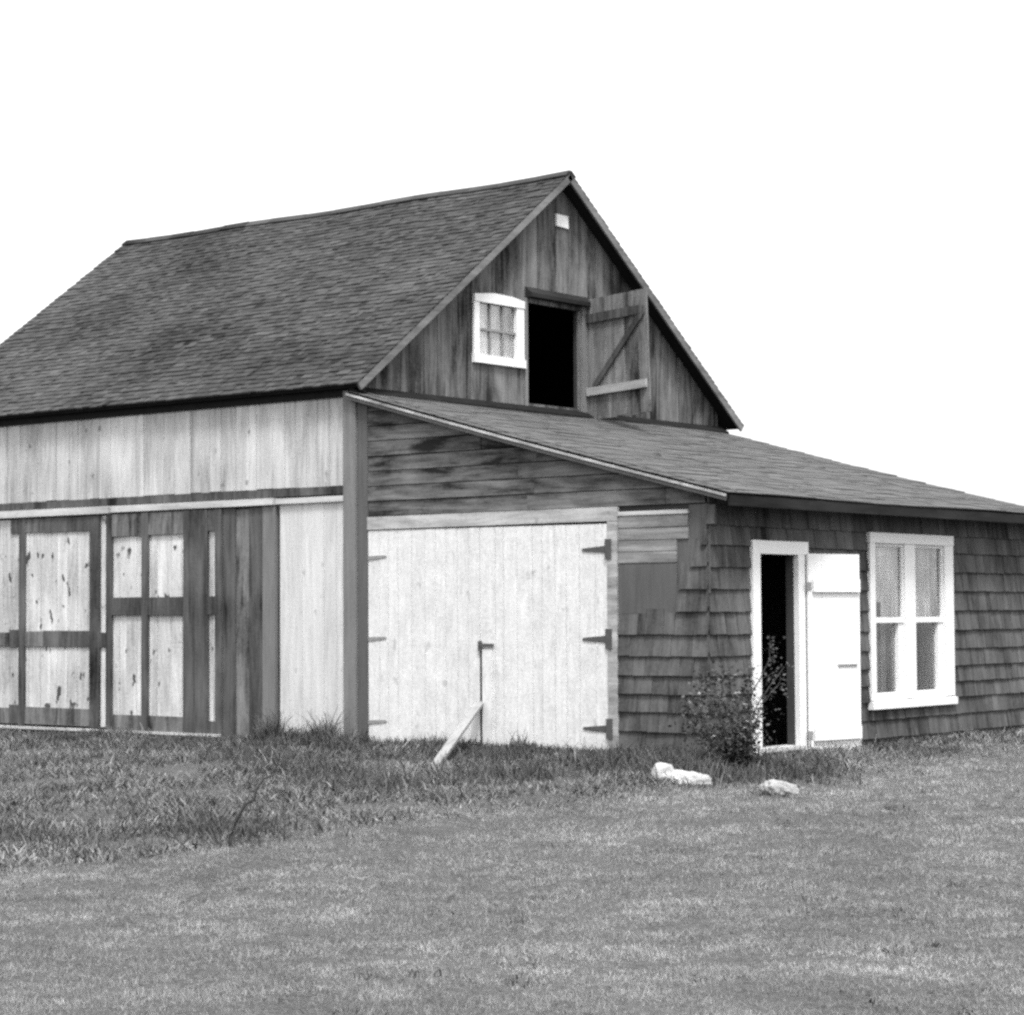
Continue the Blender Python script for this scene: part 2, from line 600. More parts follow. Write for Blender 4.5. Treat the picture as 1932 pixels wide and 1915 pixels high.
sliding('sliding_door', -7.4, -3.94, .03, 2.57,
        [(-7.4, -3.945, .045, 2.565)],
        [(-5.54, -5.42, .03, 2.57, 'dark_frame', .062), (-4.227, -4.05, .03, 2.57, 'dark_frame', .062),
         (-7.05, -6.93, .03, 2.57, 'dark_frame', .062),
         (-5.70, -5.54, 2.39, 2.565, 'dark_frame', .056), (-5.42, -5.08, 2.40, 2.565, 'mottled', .054), (-5.08, -4.227, 2.39, 2.565, 'dark_frame', .056),
         (-6.93, -5.72, 1.0, 1.17, 'mottled', .056), (-5.72, -5.54, .99, 1.20, 'dark_frame', .056), (-5.42, -5.08, 1.0, 1.18, 'mottled', .056), (-5.08, -4.227, .995, 1.19, 'dark_frame', .056), (-4.05, -3.945, .995, 1.17, 'dark_frame', .056),
         (-5.72, -5.54, .05, .28, 'dark_frame', .056), (-6.93, -5.72, .05, .24, 'mottled', .05), (-5.42, -4.227, .05, .255, 'mottled', .056)],
        None, 'sliding door with dark frame boards and many small dark knots, farther from the corner')
sliding('sliding_door', -3.93, -1.14, .0, 2.58,
        [(-3.93, -1.98, .02, 2.575)],
        [(-3.925, -3.83, .0, 2.58, 'dark_frame', .072), (-3.30, -3.197, .0, 2.58, 'dark_frame', .07), (-2.592, -2.20, -.01, 2.58, 'dark_frame', .075),
         (-2.075, -1.972, .0, 2.58, 'dark_frame', .07),
         (-3.83, -3.30, 2.31, 2.575, 'mottled', .064), (-3.197, -2.592, 2.31, 2.575, 'mottled', .064), (-2.2, -2.075, 2.33, 2.575, 'dark_frame', .064),
         (-3.83, -3.30, 1.374, 1.582, 'dark_frame', .066), (-3.197, -2.592, 1.374, 1.582, 'dark_frame', .066), (-2.2, -2.075, 1.374, 1.582, 'dark_frame', .064),
         (-3.83, -3.30, -.0, .20, 'mottled', .064), (-3.197, -2.592, -.0, .20, 'mottled', .064), (-2.2, -2.075, .0, .16, 'dark_frame', .064)],
        None, 'sliding door with wide dark stile, nearer to the corner post')
mb = MB()
mb.box(PL, -1.965, -1.77, -.03, 2.58, 0, .045).box(PL, -1.556, -1.345, -.04, 2.575, 0, .04)
mb.build('dark_upright_board', M['dark_frame'], barn)
mb = MB()
mb.box(PL, -1.765, -1.56, -.04, 2.56, 0, .035)
mb.build('mottled_upright_board', M['mottled'], barn)
mb = MB()
mb.box(PL, -1.34, -1.145, -.03, 2.58, 0, .045)
mb.build('grey_upright_board', M['mid_post'], barn)
mb = MB()
mb.box(PL, -7.4, -1.98, -.012, .018, .0, .10)
mb.build('door_sill', M['strip'], barn)
mb = MB()
mb.box(PL, -7.5, 0, -.3, -.03, -.06, -.005)
mb.build('sill_beam', M['tar_shade'], barn)
mb = MB()
mb.box(PF, .0, 7.2, -.3, -.06, -.06, -.005)
mb.build('sill_beam', M['tar_shade'], barn)
# corner post
mb = MB()
mb.box(PL, -.098, .082, -.06, 3.80, -.01, .06)
mb.build('corner_post', M['mid_post'], barn)
mb = MB()
mb.box(PL, .09, .232, -.1, 3.66, -.0, .035)
mb.build('corner_board', M['dark_post'], barn)

# --- gable -----------------------------------------------------------
gh = [(2.10, 2.87, 4.36, 5.02), (3.06, 4.09, 3.88, 5.13), (2.0, 2.985, 3.60, 4.30)]
mb = MB()
vboards(mb, PG, 0.0, YB, .2, 3.60, under, gh, -.01, .016, var=.005, gap=.004)
mb.build('gable_boards', M['gable'], barn)['label'] = 'dark weathered vertical gable boards'
mb = MB()
vboards(mb, PG, 2.0, 2.985, .22, 3.60, 4.30, (), -.01, .022, var=.003, gap=.004)
mb.build('gable_patch', M['gable_pale'], barn)['label'] = 'paler grey boards below the gable window'
mb = MB()
mb.box(PG, 4.13, 4.235, 3.72, 5.16, .0, .05)
mb.build('loft_opening_trim', M['mid_post'], barn)
mb = MB()
mb.box(PG, 3.0, 3.058, 3.80, 5.14, .0, .035)
mb.build('loft_opening_trim', M['mid_post'], barn)
mb = MB()
mb.hexa([PG(3.03, 5.15, .0), PG(4.30, 5.15, .0), PG(4.30, 5.29, .0), PG(3.03, 5.29, .0),
         PG(3.03, 5.15, .12), PG(4.30, 5.15, .12), PG(4.30, 5.20, .12), PG(3.03, 5.20, .12)])
mb.build('loft_opening_hood', M['fascia'], barn)
mb = MB()
mb.box(PG, 3.06, 4.12, 5.09, 5.145, -.01, .03)
mb.build('loft_opening_lintel', M['mottled'], barn)
mb = MB()
mb.box(PG, 3.632, 3.872, 6.085, 6.235, .0, .04, j=.006)
mb.build('vent_cover', M['white'], barn)['label'] = 'small white square below the gable peak'

# gable window
PG0 = PG
PG = Frame((0, -.015, 0), (0, 1, 0), (0, 0, 1), (1, 0, 0))
wf = MB()
wf.box(PG, 2.045, 2.14, 4.36, 5.0, .0, .05).box(PG, 2.84, 2.985, 4.36, 5.0, .0, .05)
wf.poly(PG, [(2.045, 5.0), (2.985, 5.0), (2.985, 5.085), (2.75, 5.115), (2.42, 5.125), (2.045, 5.085)], .0, .06)
wf.box(PG, 2.03, 3.0, 4.285, 4.385, .0, .065)
win = wf.build('gable_window', M['white'], barn)
win['label'] = 'small white framed six pane window beside the loft opening'
mt = MB()
for u in (2.37, 2.605):
    mt.box(PG, u - .011, u + .011, 4.38, 5.0, .0, .028)
mt.box(PG, 2.145, 2.84, 4.672, 4.70, .0, .03)
mt.build('muntin', M['muntin'], win)
g = MB(); g.box(PG, 2.13, 2.86, 4.37, 5.01, .002, .007); g.build('pane', M['glass'], win)
g = MB(); g.box(PG, 2.125, 2.865, 4.365, 5.015, -.008, -.003); g.build('pane_reflection', M['reflection_pale'], win)  # pale sheet behind the glass stands in for its bright reflection

PG = PG0
# loft door leaf, swung out on its hinge
ang = math.radians(8)
tilt = math.radians(2.2)
du = Vector((math.cos(ang) * math.cos(tilt), -math.sin(ang) * math.cos(tilt), math.sin(tilt)))
dn = Vector((-math.sin(ang), -math.cos(ang), 0))
dv = Vector((-math.cos(ang) * math.sin(tilt), math.sin(ang) * math.sin(tilt), math.cos(tilt)))
LF = Frame((.06, 4.235, 3.74), du, dv, dn)
lw, lh = 1.05, 1.50
mb = MB()
vboards(mb, LF, 0, lw, .17, 0, lh, (), -.012, .012, var=.002, gap=.005, ragged=.015)
leaf = mb.build('loft_door', M['loft_leaf'], barn)
leaf['label'] = 'grey board loft door swung open with a diagonal brace'
mb = MB(); mb.box(LF, .02, lw * .93, 1.20, 1.31, .013, .045); mb.build('batten', M['dark_frame'], leaf)
mb = MB(); mb.box(LF, .02, lw * .97, .30, .40, .013, .05); mb.build('batten', M['batten_pale'], leaf)['label'] = 'bleached lower batten'
mb = MB(); mb.poly(LF, [(.10, .41), (.20, .41), (lw * .97, 1.19), (lw * .97, 1.30), (lw * .87, 1.195)], .013, .043); mb.build('brace', M['dark_frame'], leaf)

# --- barn roof --------------------------------------------------------
LS = math.hypot(RY - EY, RZ - EZ)
XR = 0.20


def sag(p):
    t = (p.x + 3.8) / 4.0
    k = max(0.0, min(1.0, (p.z - EZ) / (RZ - EZ)))
    return Vector((p.x, p.y, p.z - .018 * (1 - t * t) * k * (1 if abs(t) < 1 else 0) + .010 * math.sin(p.x * 2.1) * k))


RF = Frame((0, EY, EZ), (1, 0, 0), (0, c_, s_), (0, -s_, c_), sag)
RB = Frame((0, 2 * RY - EY, EZ), (-1, 0, 0), (0, -c_, s_), (0, s_, c_), sag)
mb = MB()
XF = -7.72
for F, a, b in ((RF, XF, XR), (RB, -XR, -XF)):
    n = 24
    for i in range(n):
        p, q = a + (b - a) * i / n, a + (b - a) * (i + 1) / n
        mb.box(F, p, q, 0, LS, -TH, -.004)
roof = mb.build('roof', M['roof_wood'], barn)
roof['label'] = 'steep gable roof of dark weathered shingles'
ex = .098
zs = [-.03 + ex * i for i in range(int(LS / ex) + 1)] + [LS]
mb = MB()
shingles(mb, RF, XF - .02, XR + .03, zs, wmin=.06, wmax=.16, nb=.020, nt=.007, jit=.009, over=.03)
shingles(mb, RB, -XR - .03, -XF + .02, zs, wmin=.06, wmax=.16, nb=.020, nt=.007, jit=.009, over=.0)
mb.build('roof_shingles', M['roof'], roof)
mb = MB()
for a, b in splits(XF - .02, XR + .03, .5, (), .2):
    l = random.uniform(0, .008)
    mb.box(RF, a, b, LS - .11, LS + .012, .018 + l, .034 + l).box(RB, -b, -a, LS - .11, LS + .006, .02 + l, .036 + l)
mb.build('ridge_board', M['roof'], roof)
mb = MB()
mb.box(RF, XR + .001, XR + .028, -.02, LS - .0, -.085, .0).box(RB, -XR - .028, -XR - .001, -.02, LS + .0, -.085, .0)
mb.build('rake_board', M['rake'], roof)
mb = MB()
mb.box(PL, XF, XR, EZ - .13, EZ - .03, .024, .05)
mb.build('eave_shade_strip', M['tar_shade'], roof)  # near-black strip stands in for the soffit shade below the roof edge

# --- lean-to roof -----------------------------------------------------
ct, st_ = math.cos(math.atan(LT_S)), math.sin(math.atan(LT_S))
XE = 4.90
YL0, YL1 = -0.10, 7.32


def lsag(p):
    return Vector((p.x, p.y, p.z - .018 * math.sin(max(0, min(1, p.x / XE)) * math.pi) + .008 * math.sin(p.y * 1.3 + .8)))


LTF = Frame((XE, 0, LT_Z0 - LT_S * XE), (0, 1, 0), (-ct, 0, st_), (st_, 0, ct), lsag)
LL = XE / ct - .02
mb = MB()
for i in range(12):
    a = YL0 + (YL1 - YL0) * i / 12; b = YL0 + (YL1 - YL0) * (i + 1) / 12
    for k in range(6):
        mb.box(LTF, a, b, LL * k / 6, LL * (k + 1) / 6, -.075, -.012)
lroof = mb.build('lean_to_roof', M['roof_wood'], barn)
lroof['label'] = 'low pitched lean-to roof of grainy grey roofing'
mb = MB()
zl = [-.03 + .14 * i for i in range(int(LL / .14) + 1)] + [LL]
shingles(mb, LTF, YL0 - .03, YL1 + .02, zl, wmin=.25, wmax=.5, nb=.008, nt=.003, jit=.003, over=.02)
mb.build('roofing_courses', M['roll'], lroof)
mb = MB()
for k in range(10):
    a, b = LL * k / 10, LL * (k + 1) / 10
    mb.box(LTF, YL0 - .035, YL0 - .016, a, b, -.045, -.022)
mb.build('rake_strip', M['drip'], lroof)
mb = MB()
for k in range(10):
    a, b = LL * k / 10, LL * (k + 1) / 10
    mb.box(LTF, YL0 - .018, YL0 - .002, a, b, -.085, -.05)
    mb.box(LTF, YL0 + .13, YL0 + .155, a, b, .012, .024, j=.003)
mb.build('rake_moulding', M['roll_edge'], lroof)
mb = MB()
mb.box(PF, YL0, YL1, LT_Z0 - LT_S * XE - .125, LT_Z0 - LT_S * XE - .022, XE - KX - .005, XE - KX + .02)
mb.build('fascia', M['fascia'], lroof)
mb = MB()
mb.hexa([PG(-.1, LT_Z0 - .02, .03), PG(7.25, LT_Z0 - .02, .03), PG(7.25, LT_Z0 + .06, .03), PG(-.1, LT_Z0 + .06, .03),
         PG(-.1, LT_Z0 - .05, .16), PG(7.25, LT_Z0 - .05, .16), PG(7.25, LT_Z0 - .015, .16), PG(-.1, LT_Z0 - .015, .16)])
mb.build('flashing', M['tar_shade'], lroof)

# --- lean-to end wall -------------------------------------------------
mb = MB()
hboards(mb, PL, .235, KX, 2.42, 3.72, .165, -.01, .02, topf=lt_under, var=.009, gap=.010, lengths=(1.4, 3.4))
mb.build('lap_siding', M['horiz'], barn)['label'] = 'dark weathered horizontal boards under the sloping rake'
mb = MB()
mb.box(PL, .235, 3.55, 2.278, 2.415, -.01, .04, 2.418).box(PL, 3.553, 4.39, 2.325, 2.365, .0, .035)
mb.build('door_header', M['header'], barn)
mb = MB()
mb.box(PL, 3.432, 3.548, -.12, 2.272, -.01, .045)
mb.build('door_jamb', M['header'], barn)
mb = MB()
hboards(mb, PL, 3.552, 4.385, 2.08, 2.322, .12, .0, .024, var=.004)
hboards(mb, PL, 3.552, 4.25, 1.853, 2.08, .11, .0, .022, var=.004)
mb.build('patch_boards', M['patch'], barn)['label'] = 'pale horizontal patch boards beside the garage doors'
mb = MB()
mb.box(PL, 3.552, 4.245, 1.36, 1.85, .0, .02)
mb.box(PL, 4.25, 4.62, 1.55, 2.09, -.008, .006).box(PL, 4.387, 4.62, 2.09, 2.41, -.008, .006)
mb.build('bare_sheathing', M['dark_post'], barn)
zc = [.02 - .212 + .0, .0, .21, .415, .625, .835, 1.045, 1.20, 1.38, 1.593, 1.806, 2.02, 2.212, 2.40]
zc = [-.19, .015, .21, .40, .575, .755, .945, 1.155, 1.375, 1.593, 1.806, 2.02, 2.212, 2.425]
starts = [3.552] * 8 + [4.245, 4.29, 4.41, 4.54, 4.70]
mb = MB()
shingles(mb, PL, 3.552, KX + .028, zc, starts=starts[:13], top=2.40, nb=.045, jit=.003)
mb.build('shingle_siding', M['shingle'], barn)['label'] = 'dark shingles on the end wall with a stepped torn edge'
dh = [(.76, 1.77, -.3, 2.06), (3.09, 4.93, .35, 2.18)]
mb = MB()
shingles(mb, PF, .0, YB, zc + [2.6], holes=dh, top=2.50, nb=.045, jit=.003)
mb.build('shingle_siding', M['shingle'], barn)['label'] = 'dark weathered shingles around the side door and window'


# --- garage doors -----------------------------------------------------
def garage(u0, u1, zt0, zt1, lab, hinge_u, hs, hm, latch=False):
    b = MB()
    for a, e in splits(u0, u1, .16, (), .25):
        f0 = zt0 + (zt1 - zt0) * (a - u0) / (u1 - u0); f1 = zt0 + (zt1 - zt0) * (e - u0) / (u1 - u0)
        b.box(PL, a + .0022, e - .0022, -.10 + random.uniform(-.015, .015), f0, -.01, .030 + random.uniform(-.0015, .0015), f1)
    o = b.build('garage_door', M['door_white'], barn)
    o['label'] = lab
    for z in hs:
        h = MB()
        s = -1 if hinge_u > u0 + .5 else 1
        if s < 0:
            h.poly(PL, [(hinge_u - .02, z + .035), (hinge_u - .30, z + .012), (hinge_u - .32, z - .0), (hinge_u - .30, z - .014), (hinge_u - .02, z - .035)], .033, .041)
            h.box(PL, hinge_u - .02, hinge_u + .055, z - .10, z + .10, .046, .056)
        else:
            h.poly(PL, [(hinge_u, z - .03), (hinge_u + .24, z - .008), (hinge_u + .27, z + .006), (hinge_u + .24, z + .02), (hinge_u, z + .012)], .033, .038)
        h.build('hinge', M[hm], o)
    if latch:
        h = MB()
        h.box(PL, 1.785, 1.985, 1.025, 1.06, .045, .062).box(PL, 1.785, 1.825, .985, 1.085, .04, .058)
        h.build('latch', M['iron'], o)
        h = MB()
        h.box(PL, 1.835, 1.965, -.08, 1.0, .032, .050)
        h.build('astragal', M['door_white'], o)
    return o


garage(.238, 1.788, 2.268, 2.262, 'white garage door leaf beside the corner post', .24, (1.98, 1.11, .22), 'iron_light')
garage(1.802, 3.428, 2.262, 2.252, 'white garage door leaf with black strap hinges and latch', 3.43, (2.0, 1.11, .225), 'iron', True)
mb = MB()
mb.box(PL, 1.789, 1.801, 1.1, 2.26, .0, .026)
mb.build('door_stop', M['door_white'], barn)
mb = MB()
mb.box(PL, 1.797, 1.832, -.06, .99, .02, .036)
mb.build('door_gap_strip', M['dark_frame'], barn)  # dark strip painted in for the shaded gap between the leaves

# --- side door --------------------------------------------------------
mb = MB()
mb.box(PF, .735, .876, -.09, 2.08, .0, .062).box(PF, .878, 1.795, 1.946, 2.078, .0, .06).box(PF, 1.60, 1.73, -.06, 1.944, .0, .058)
mb.build('door_casing', M['white'], barn)['label'] = 'white casing around the open side door'
mb = MB()
mb.box(PF, 1.585, 1.60, -.05, 1.946, -.085, .0)
mb.build('side_door_jamb', M['jamb'], barn)
mb = MB()
mb.box(PF, .85, 1.65, -.02, .022, -.12, .075)
mb.build('threshold', M['strip'], barn)
a2 = math.radians(13)
DF = Frame((KX + .066, 1.735, -.07), (math.sin(a2), math.cos(a2), 0), (0, 0, 1), (math.cos(a2), -math.sin(a2), 0))
mb = MB()
for i, (a, e) in enumerate(((0, .2), (.2, .41), (.41, .6), (.6, .76))):
    mb.box(DF, a + .001, e - .001, .0 + random.uniform(-.012, .012), 2.03, .0, .028 + random.uniform(-.001, .001))
sdoor = mb.build('side_door', M['white'], barn)
sdoor['label'] = 'white board door standing open against the shingles'
for z in (.13, 1.64):
    b = MB(); b.box(DF, .05, .74, z, z + .13, .029, .058); b.build('batten', M['white'], sdoor)
b = MB(); b.box(DF, .42, .70, .88, .898, .029, .042); b.build('door_bar', M['iron_light'], sdoor)
for z in (.19, 1.70):
    b = MB(); b.box(DF, -.035, .035, z - .04, z + .04, .029, .037); b.build('hinge', M['iron_light'], sdoor)

# --- double window ----------------------------------------------------
mb = MB()
mb.box(PF, 3.06, 3.17, .42, 2.10, .0, .06).box(PF, 4.745, 4.95, .42, 2.10, .0, .06).box(PF, 3.835, 4.07, .42, 2.10, .0, .052)
mb.box(PF, 3.05, 4.955, 2.102, 2.212, .0, .066)
mb.hexa([PF(3.045, .325, .0), PF(4.965, .325, .0), PF(4.965, .418, .0), PF(3.045, .418, .0),
         PF(3.045, .325, .085), PF(4.965, .325, .085), PF(4.965, .40, .085), PF(3.045, .40, .085)])
win2 = mb.build('double_window', M['white'], barn)
win2['label'] = 'wide white framed window of two double hung sashes'
for a, e in ((3.172, 3.833), (4.072, 4.743)):
    up = MB()
    up.box(PF, a, a + .03, 1.24, 2.10, .0, .03).box(PF, e - .03, e, 1.24, 2.10, .0, .03).box(PF, a + .03, e - .03, 2.07, 2.10, .0, .03).box(PF, a + .03, e - .03, 1.245, 1.305, .0, .036)
    su = up.build('upper_sash', M['white'], win2)
    g = MB(); g.box(PF, a + .028, e - .028, 1.30, 2.075, .008, .012); g.build('pane', M['glass'], su)
    lo = MB()
    lo.box(PF, a, a + .025, .42, 1.243, -.03, .0).box(PF, e - .11, e, .42, 1.243, -.03, .022).box(PF, a + .025, e - .11, .42, .495, -.03, .0)
    sl = lo.build('lower_sash', M['white'], win2)
    g = MB(); g.box(PF, a + .024, e - .108, .49, 1.25, -.018, -.014); g.build('pane', M['glass'], sl)
b = MB()
vboards(b, PF, 3.15, 3.84, .23, 1.26, 2.12, (), -.045, -.03, gap=0, var=.004)
vboards(b, PF, 4.06, 4.75, .2, 1.26, 2.12, (), -.045, -.03, gap=0, var=.004)
b.build('pane_reflection', M['reflection_pale'], win2)  # mottled sheets paint the reflection in the upper panes
b = MB()
vboards(b, PF, 3.15, 3.84, .10, .42, 1.255, (), -.09, -.05, gap=0, vary=.35, var=.012)
vboards(b, PF, 4.06, 4.75, .10, .42, 1.255, (), -.09, -.05, gap=0, vary=.35, var=.012)
b.build('curtain', M['curtain_grey'], win2)
b = MB(); b.box(PF, 3.2, 3.40, 1.31, 1.47, -.02, -.012); b.build('dark_card', M['fascia'], win2)


# ------------------------------------------------------------------ loose things
def px_ground(x, y, zoff=0.0):
    return None


def blob(name, mat, c, size, rotz, seed, sub=3, rough=.18, tilt=0.0, boxy=0.0):
    import bmesh
    bm = bmesh.new()
    bmesh.ops.create_icosphere(bm, subdivisions=sub, radius=1)
    r = random.Random(seed)
    ph = [(Vector((r.uniform(-1, 1), r.uniform(-1, 1), r.uniform(-1, 1))).normalized() * r.uniform(1.5, 4.5), r.uniform(0, 6)) for _ in range(9)]
    for v in bm.verts:
        d = v.co.normalized()
        k = 1 + rough * sum(math.sin(d.dot(a) + b) for a, b in ph) / 4 + rough * .22 * sum(math.sin(d.dot(a) * 4.5 + b * 3) for a, b in ph[:5])
        if boxy:
            mx = max(abs(d.x), abs(d.y), abs(d.z))
            k *= (1 - boxy) + boxy * .8 / mx
        v.co = d * k
    mt_ = Matrix.Translation(c) @ Matrix.Rotation(rotz, 4, 'Z') @ Matrix.Rotation(tilt, 4, 'Y') @ Matrix.Diagonal((*size, 1))
    bm.transform(mt_)
    me = bpy.data.meshes.new(name)
    bm.to_mesh(me); bm.free()
    me.materials.append(mat)
    me.polygons.foreach_set('use_smooth', [True] * len(me.polygons))
    o = bpy.data.objects.new(name, me)
    COL.objects.link(o)
    return o


YAW = math.atan2(right.y, right.x)
FDV = Vector((fwd.x, fwd.y, 0)).normalized()
RV = Vector((right.x, right.y, 0)).normalized()      # along the picture plane


def G3(x, y, dz=0.0):
    return Vector((x, y, float(gz(x, y)) + dz))


# prop plank against the garage door
foot = G3(2.22, -1.25, .0)
top = Vector((1.80, -.065, .44))
d = (top - foot).normalized()
side = d.cross(Vector((0, 0, 1))).normalized()
nn = side.cross(d)
L_ = (top - foot).length
PP = Frame(foot - d * .06, side, d, nn)
mb = MB(); mb.box(PP, -.048, .048, 0, L_ + .08, -.016, .016, j=.006)
tag(mb.build('plank', M['plank']), 'bleached plank propping the white garage doors shut', 'plank')

# whitewashed broken block lying before the lean-to corner
bx, by = 5.40, -1.60
b1 = blob('masonry_block', M['lime'], G3(bx, by, .035) , (.245, .10, .08), YAW, 3, 4, .10, math.radians(7), .6)
import bmesh as _bm
bm = _bm.new(); bm.from_mesh(b1.data)
kn = _bm.ops.create_icosphere(bm, subdivisions=3, radius=1)
cc = G3(bx, by, .085) - RV * .20
for v in kn['verts']:
    k_ = 1 + .09 * math.sin(v.co.x * 5.3 + 1) * math.sin(v.co.z * 6.1) + .07 * math.sin(v.co.y * 9 + v.co.z * 4)
    pit = (v.co.normalized() - (-FDV).lerp(Vector((0, 0, 1)), .15).normalized()).length
    k_ *= 1 - .45 * math.exp(-(pit / .30) ** 2)
    v.co = cc + Vector((v.co.x * .105, v.co.y * .10, v.co.z * .10)) * k_
bm.to_mesh(b1.data); bm.free()
b1.data.polygons.foreach_set('use_smooth', [True] * len(b1.data.polygons))
tag(b1, 'long white broken masonry block lying in the weeds beside the shrub', 'block')
st = blob('rock', M['stone'], G3(6.42, -1.68, .03), (.165, .12, .10), YAW + .2, 8, 4, .17, math.radians(10), .5)
tag(st, 'pale pitted rock lying in the grass in front of the side door', 'rock')
sp = blob('doorstep', M['step'], Vector((5.02, 1.18, -.16)), (.34, .48, .10), 0.0, 5, 4, .10, 0, .6)
tag(sp, 'low grey step stone in the grass below the open side door', 'doorstep')

# dead stem standing in the unmown grass
pix = [(390, 1370), (375, 1290), (440, 1110), (510, 980), (590, 940), (610, 850), (680, 750), (780, 715)]
sx, sy = 4.79, -6.55
base = G3(sx, sy, 0)
mpp = .2588 / 1.2531 * 16.6 / 4261.6
pts = [base + RV * ((a - 390) * mpp) + Vector((0, 0, (1370 - b) * mpp)) for a, b in pix]
mb = MB(); mb.tube([base - Vector((0, 0, .05))] + pts[1:], [.017, .015, .013, .012, .012, .010, .009, .006])
mb.tube([pts[4], pts[4] + RV * -.05 + Vector((0, 0, .07))], [.005, .002])
tag(mb.build('dead_stem', M['bark'], smooth=True), 'thin dark bent dead stem standing in the unmown grass', 'stem')


# ------------------------------------------------------------------ vegetation meshes (numpy)
def add_tone(me, tone):
    at = me.attributes.new('tone', 'FLOAT', 'POINT')
    at.data.foreach_set('value', np.ascontiguousarray(tone, dtype=np.float32))


def fast_mesh(name, V, quads, mat, tone, parent=None):
    me = bpy.data.meshes.new(name)
    me.vertices.add(len(V)); me.vertices.foreach_set('co', V.astype(np.float32).ravel())
    nq = len(quads)
    me.loops.add(nq * 4); me.loops.foreach_set('vertex_index', quads.astype(np.int32).ravel())
    me.polygons.add(nq)
    me.polygons.foreach_set('loop_start', np.arange(0, nq * 4, 4, dtype=np.int32))
    me.polygons.foreach_set('loop_total', np.full(nq, 4, dtype=np.int32))
    me.update(calc_edges=True)
    add_tone(me, tone)
    me.materials.append(mat)
    o = bpy.data.objects.new(name, me)
    COL.objects.link(o)
    if parent is not None: o.parent = parent
    return o


def blades(name, P, h, wd, lean, tone, mat, seg=2, root=.02, taper=.25):
    """P: n x 3 roots; h, wd, lean, tone: arrays"""
    n = len(P)
    az = rng.uniform(0, 2 * np.pi, n)
    fa = rng.uniform(0, 2 * np.pi, n)
    du = np.stack([np.cos(az), np.sin(az), np.zeros(n)], 1)
    wv = np.stack([np.cos(fa), np.sin(fa), np.zeros(n)], 1)
    rows = []
    for k in range(seg + 1):
        t = k / seg
        wk = wd * (1 - (1 - taper) * t)
        c = P + du * (h * lean * t ** 1.7)[:, None] + np.array([0, 0, 1.0]) * ((h * t * np.sqrt(np.maximum(1 - (lean * .8 * t) ** 2, .15))) - root)[:, None]
        rows.append(c - wv * (wk / 2)[:, None])
        rows.append(c + wv * (wk / 2)[:, None])
    V = np.stack(rows, 1).reshape(-1, 3)
    m = 2 * (seg + 1)
    b = (np.arange(n) * m)[:, None]
    q = [np.concatenate([b + 2 * k, b + 2 * k + 1, b + 2 * k + 3, b + 2 * k + 2], 1) for k in range(seg)]
    Q = np.concatenate(q, 0)
    return fast_mesh(name, V, Q, mat, np.repeat(tone, m))


def vnoise(x, y, s, seed):
    r = np.random.default_rng(seed)
    out = 0
    for k in range(7):
        a = r.uniform(0, 2 * np.pi); f = s * r.uniform(.6, 1.8); p = r.uniform(0, 6.28)
        out = out + np.sin((x * np.cos(a) + y * np.sin(a)) * f + p + 1.3 * np.sin((x * np.sin(a) - y * np.cos(a)) * f * .7 + p * 2))
    return out / 7 * 1.6


# where the mower has not been: nearer the barn, a line running out to the left
BX = np.array([-14, -6, -2, 2.2, 4.6, 5.6, 6.6, 8.0, 9.0, 14])
def tall_mask(x, y):
    """positive inside the unmown zone; distance-like"""
    # boundary points (world): from far left near side to the lean-to
    bp = np.array([[5.3, -13.0], [4.9, -9.6], [4.75, -8.58], [4.5, -7.6], [4.6, -6.4], [4.72, -5.8], [4.96, -5.24], [5.17, -4.54], [5.4, -3.48], [5.65, -2.58], [6.1, -2.0], [6.5, -1.5], [6.4, -.3], [6.0, 1.5], [5.9, 6], [5.9, 14]])
    xb = np.interp(y, bp[:, 1], bp[:, 0])
    return xb + .22 * vnoise(x, y, 2.0, 3) - x


def in_building(x, y, m=.02):
    return (x > -7.6 - m) & (x < KX + m) & (y > -m) & (y < 7.25 + m)


def sample(n, rmin, rmax, fov, power):
    """points on the ground in a wedge in front of the camera; density ~ r^-power per area"""
    a0 = math.atan2(fwd.y, fwd.x)
    th = a0 + rng.uniform(-fov, fov, n)
    u = rng.uniform(0, 1, n)
    e = 2 - power
    r = (rmin ** e + u * (rmax ** e - rmin ** e)) ** (1 / e) if abs(e) > 1e-6 else rmin * (rmax / rmin) ** u
    x = CAM[0] + r * np.cos(th); y = CAM[1] + r * np.sin(th)
    return x, y, r


# mown lawn: tufts of a few blades that share a tone
x, y, r = sample(230000, 6.6, 32, math.radians(17.5), 1.35)
tm = tall_mask(x, y)
ok = (~in_building(x, y)) & (tm < rng.uniform(-.1, .9, len(x)))
x, y, r = x[ok], y[ok], r[ok]
nt_ = len(x)
K = 7
c2 = vnoise(x, y, 9, 91)
worn = .5 * np.exp(-(((x - 11.0) / .8) ** 2 + ((y + 8.3) / .35) ** 2))
tt = worn + rng.normal(.5, .26, nt_) * .7 + .15 + .16 * vnoise(x, y, 2.6, 21) + .22 * c2
th_ = rng.uniform(.6, 1.35, nt_) * (1 + .3 * vnoise(x, y, 5.5, 9))
rad = rng.uniform(.010, .024, nt_)
x = np.repeat(x, K) + rng.normal(0, 1, nt_ * K) * np.repeat(rad, K)
y = np.repeat(y, K) + rng.normal(0, 1, nt_ * K) * np.repeat(rad, K)
r = np.repeat(r, K)
n = len(x)
P = np.stack([x, y, gz(x, y)], 1)
blades('lawn_grass', P, rng.uniform(.020, .042, n) * np.repeat(th_, K), np.clip(.0034 * r / 9, .0032, .009) * rng.uniform(.7, 1.4, n), rng.uniform(.1, 1.15, n),
       np.clip(np.repeat(tt, K) + rng.normal(0, .09, n), 0, 1.5), M['lawn'])
tag(bpy.data.objects['lawn_grass'], 'short mown lawn grass in the foreground', 'grass', kind='stuff')

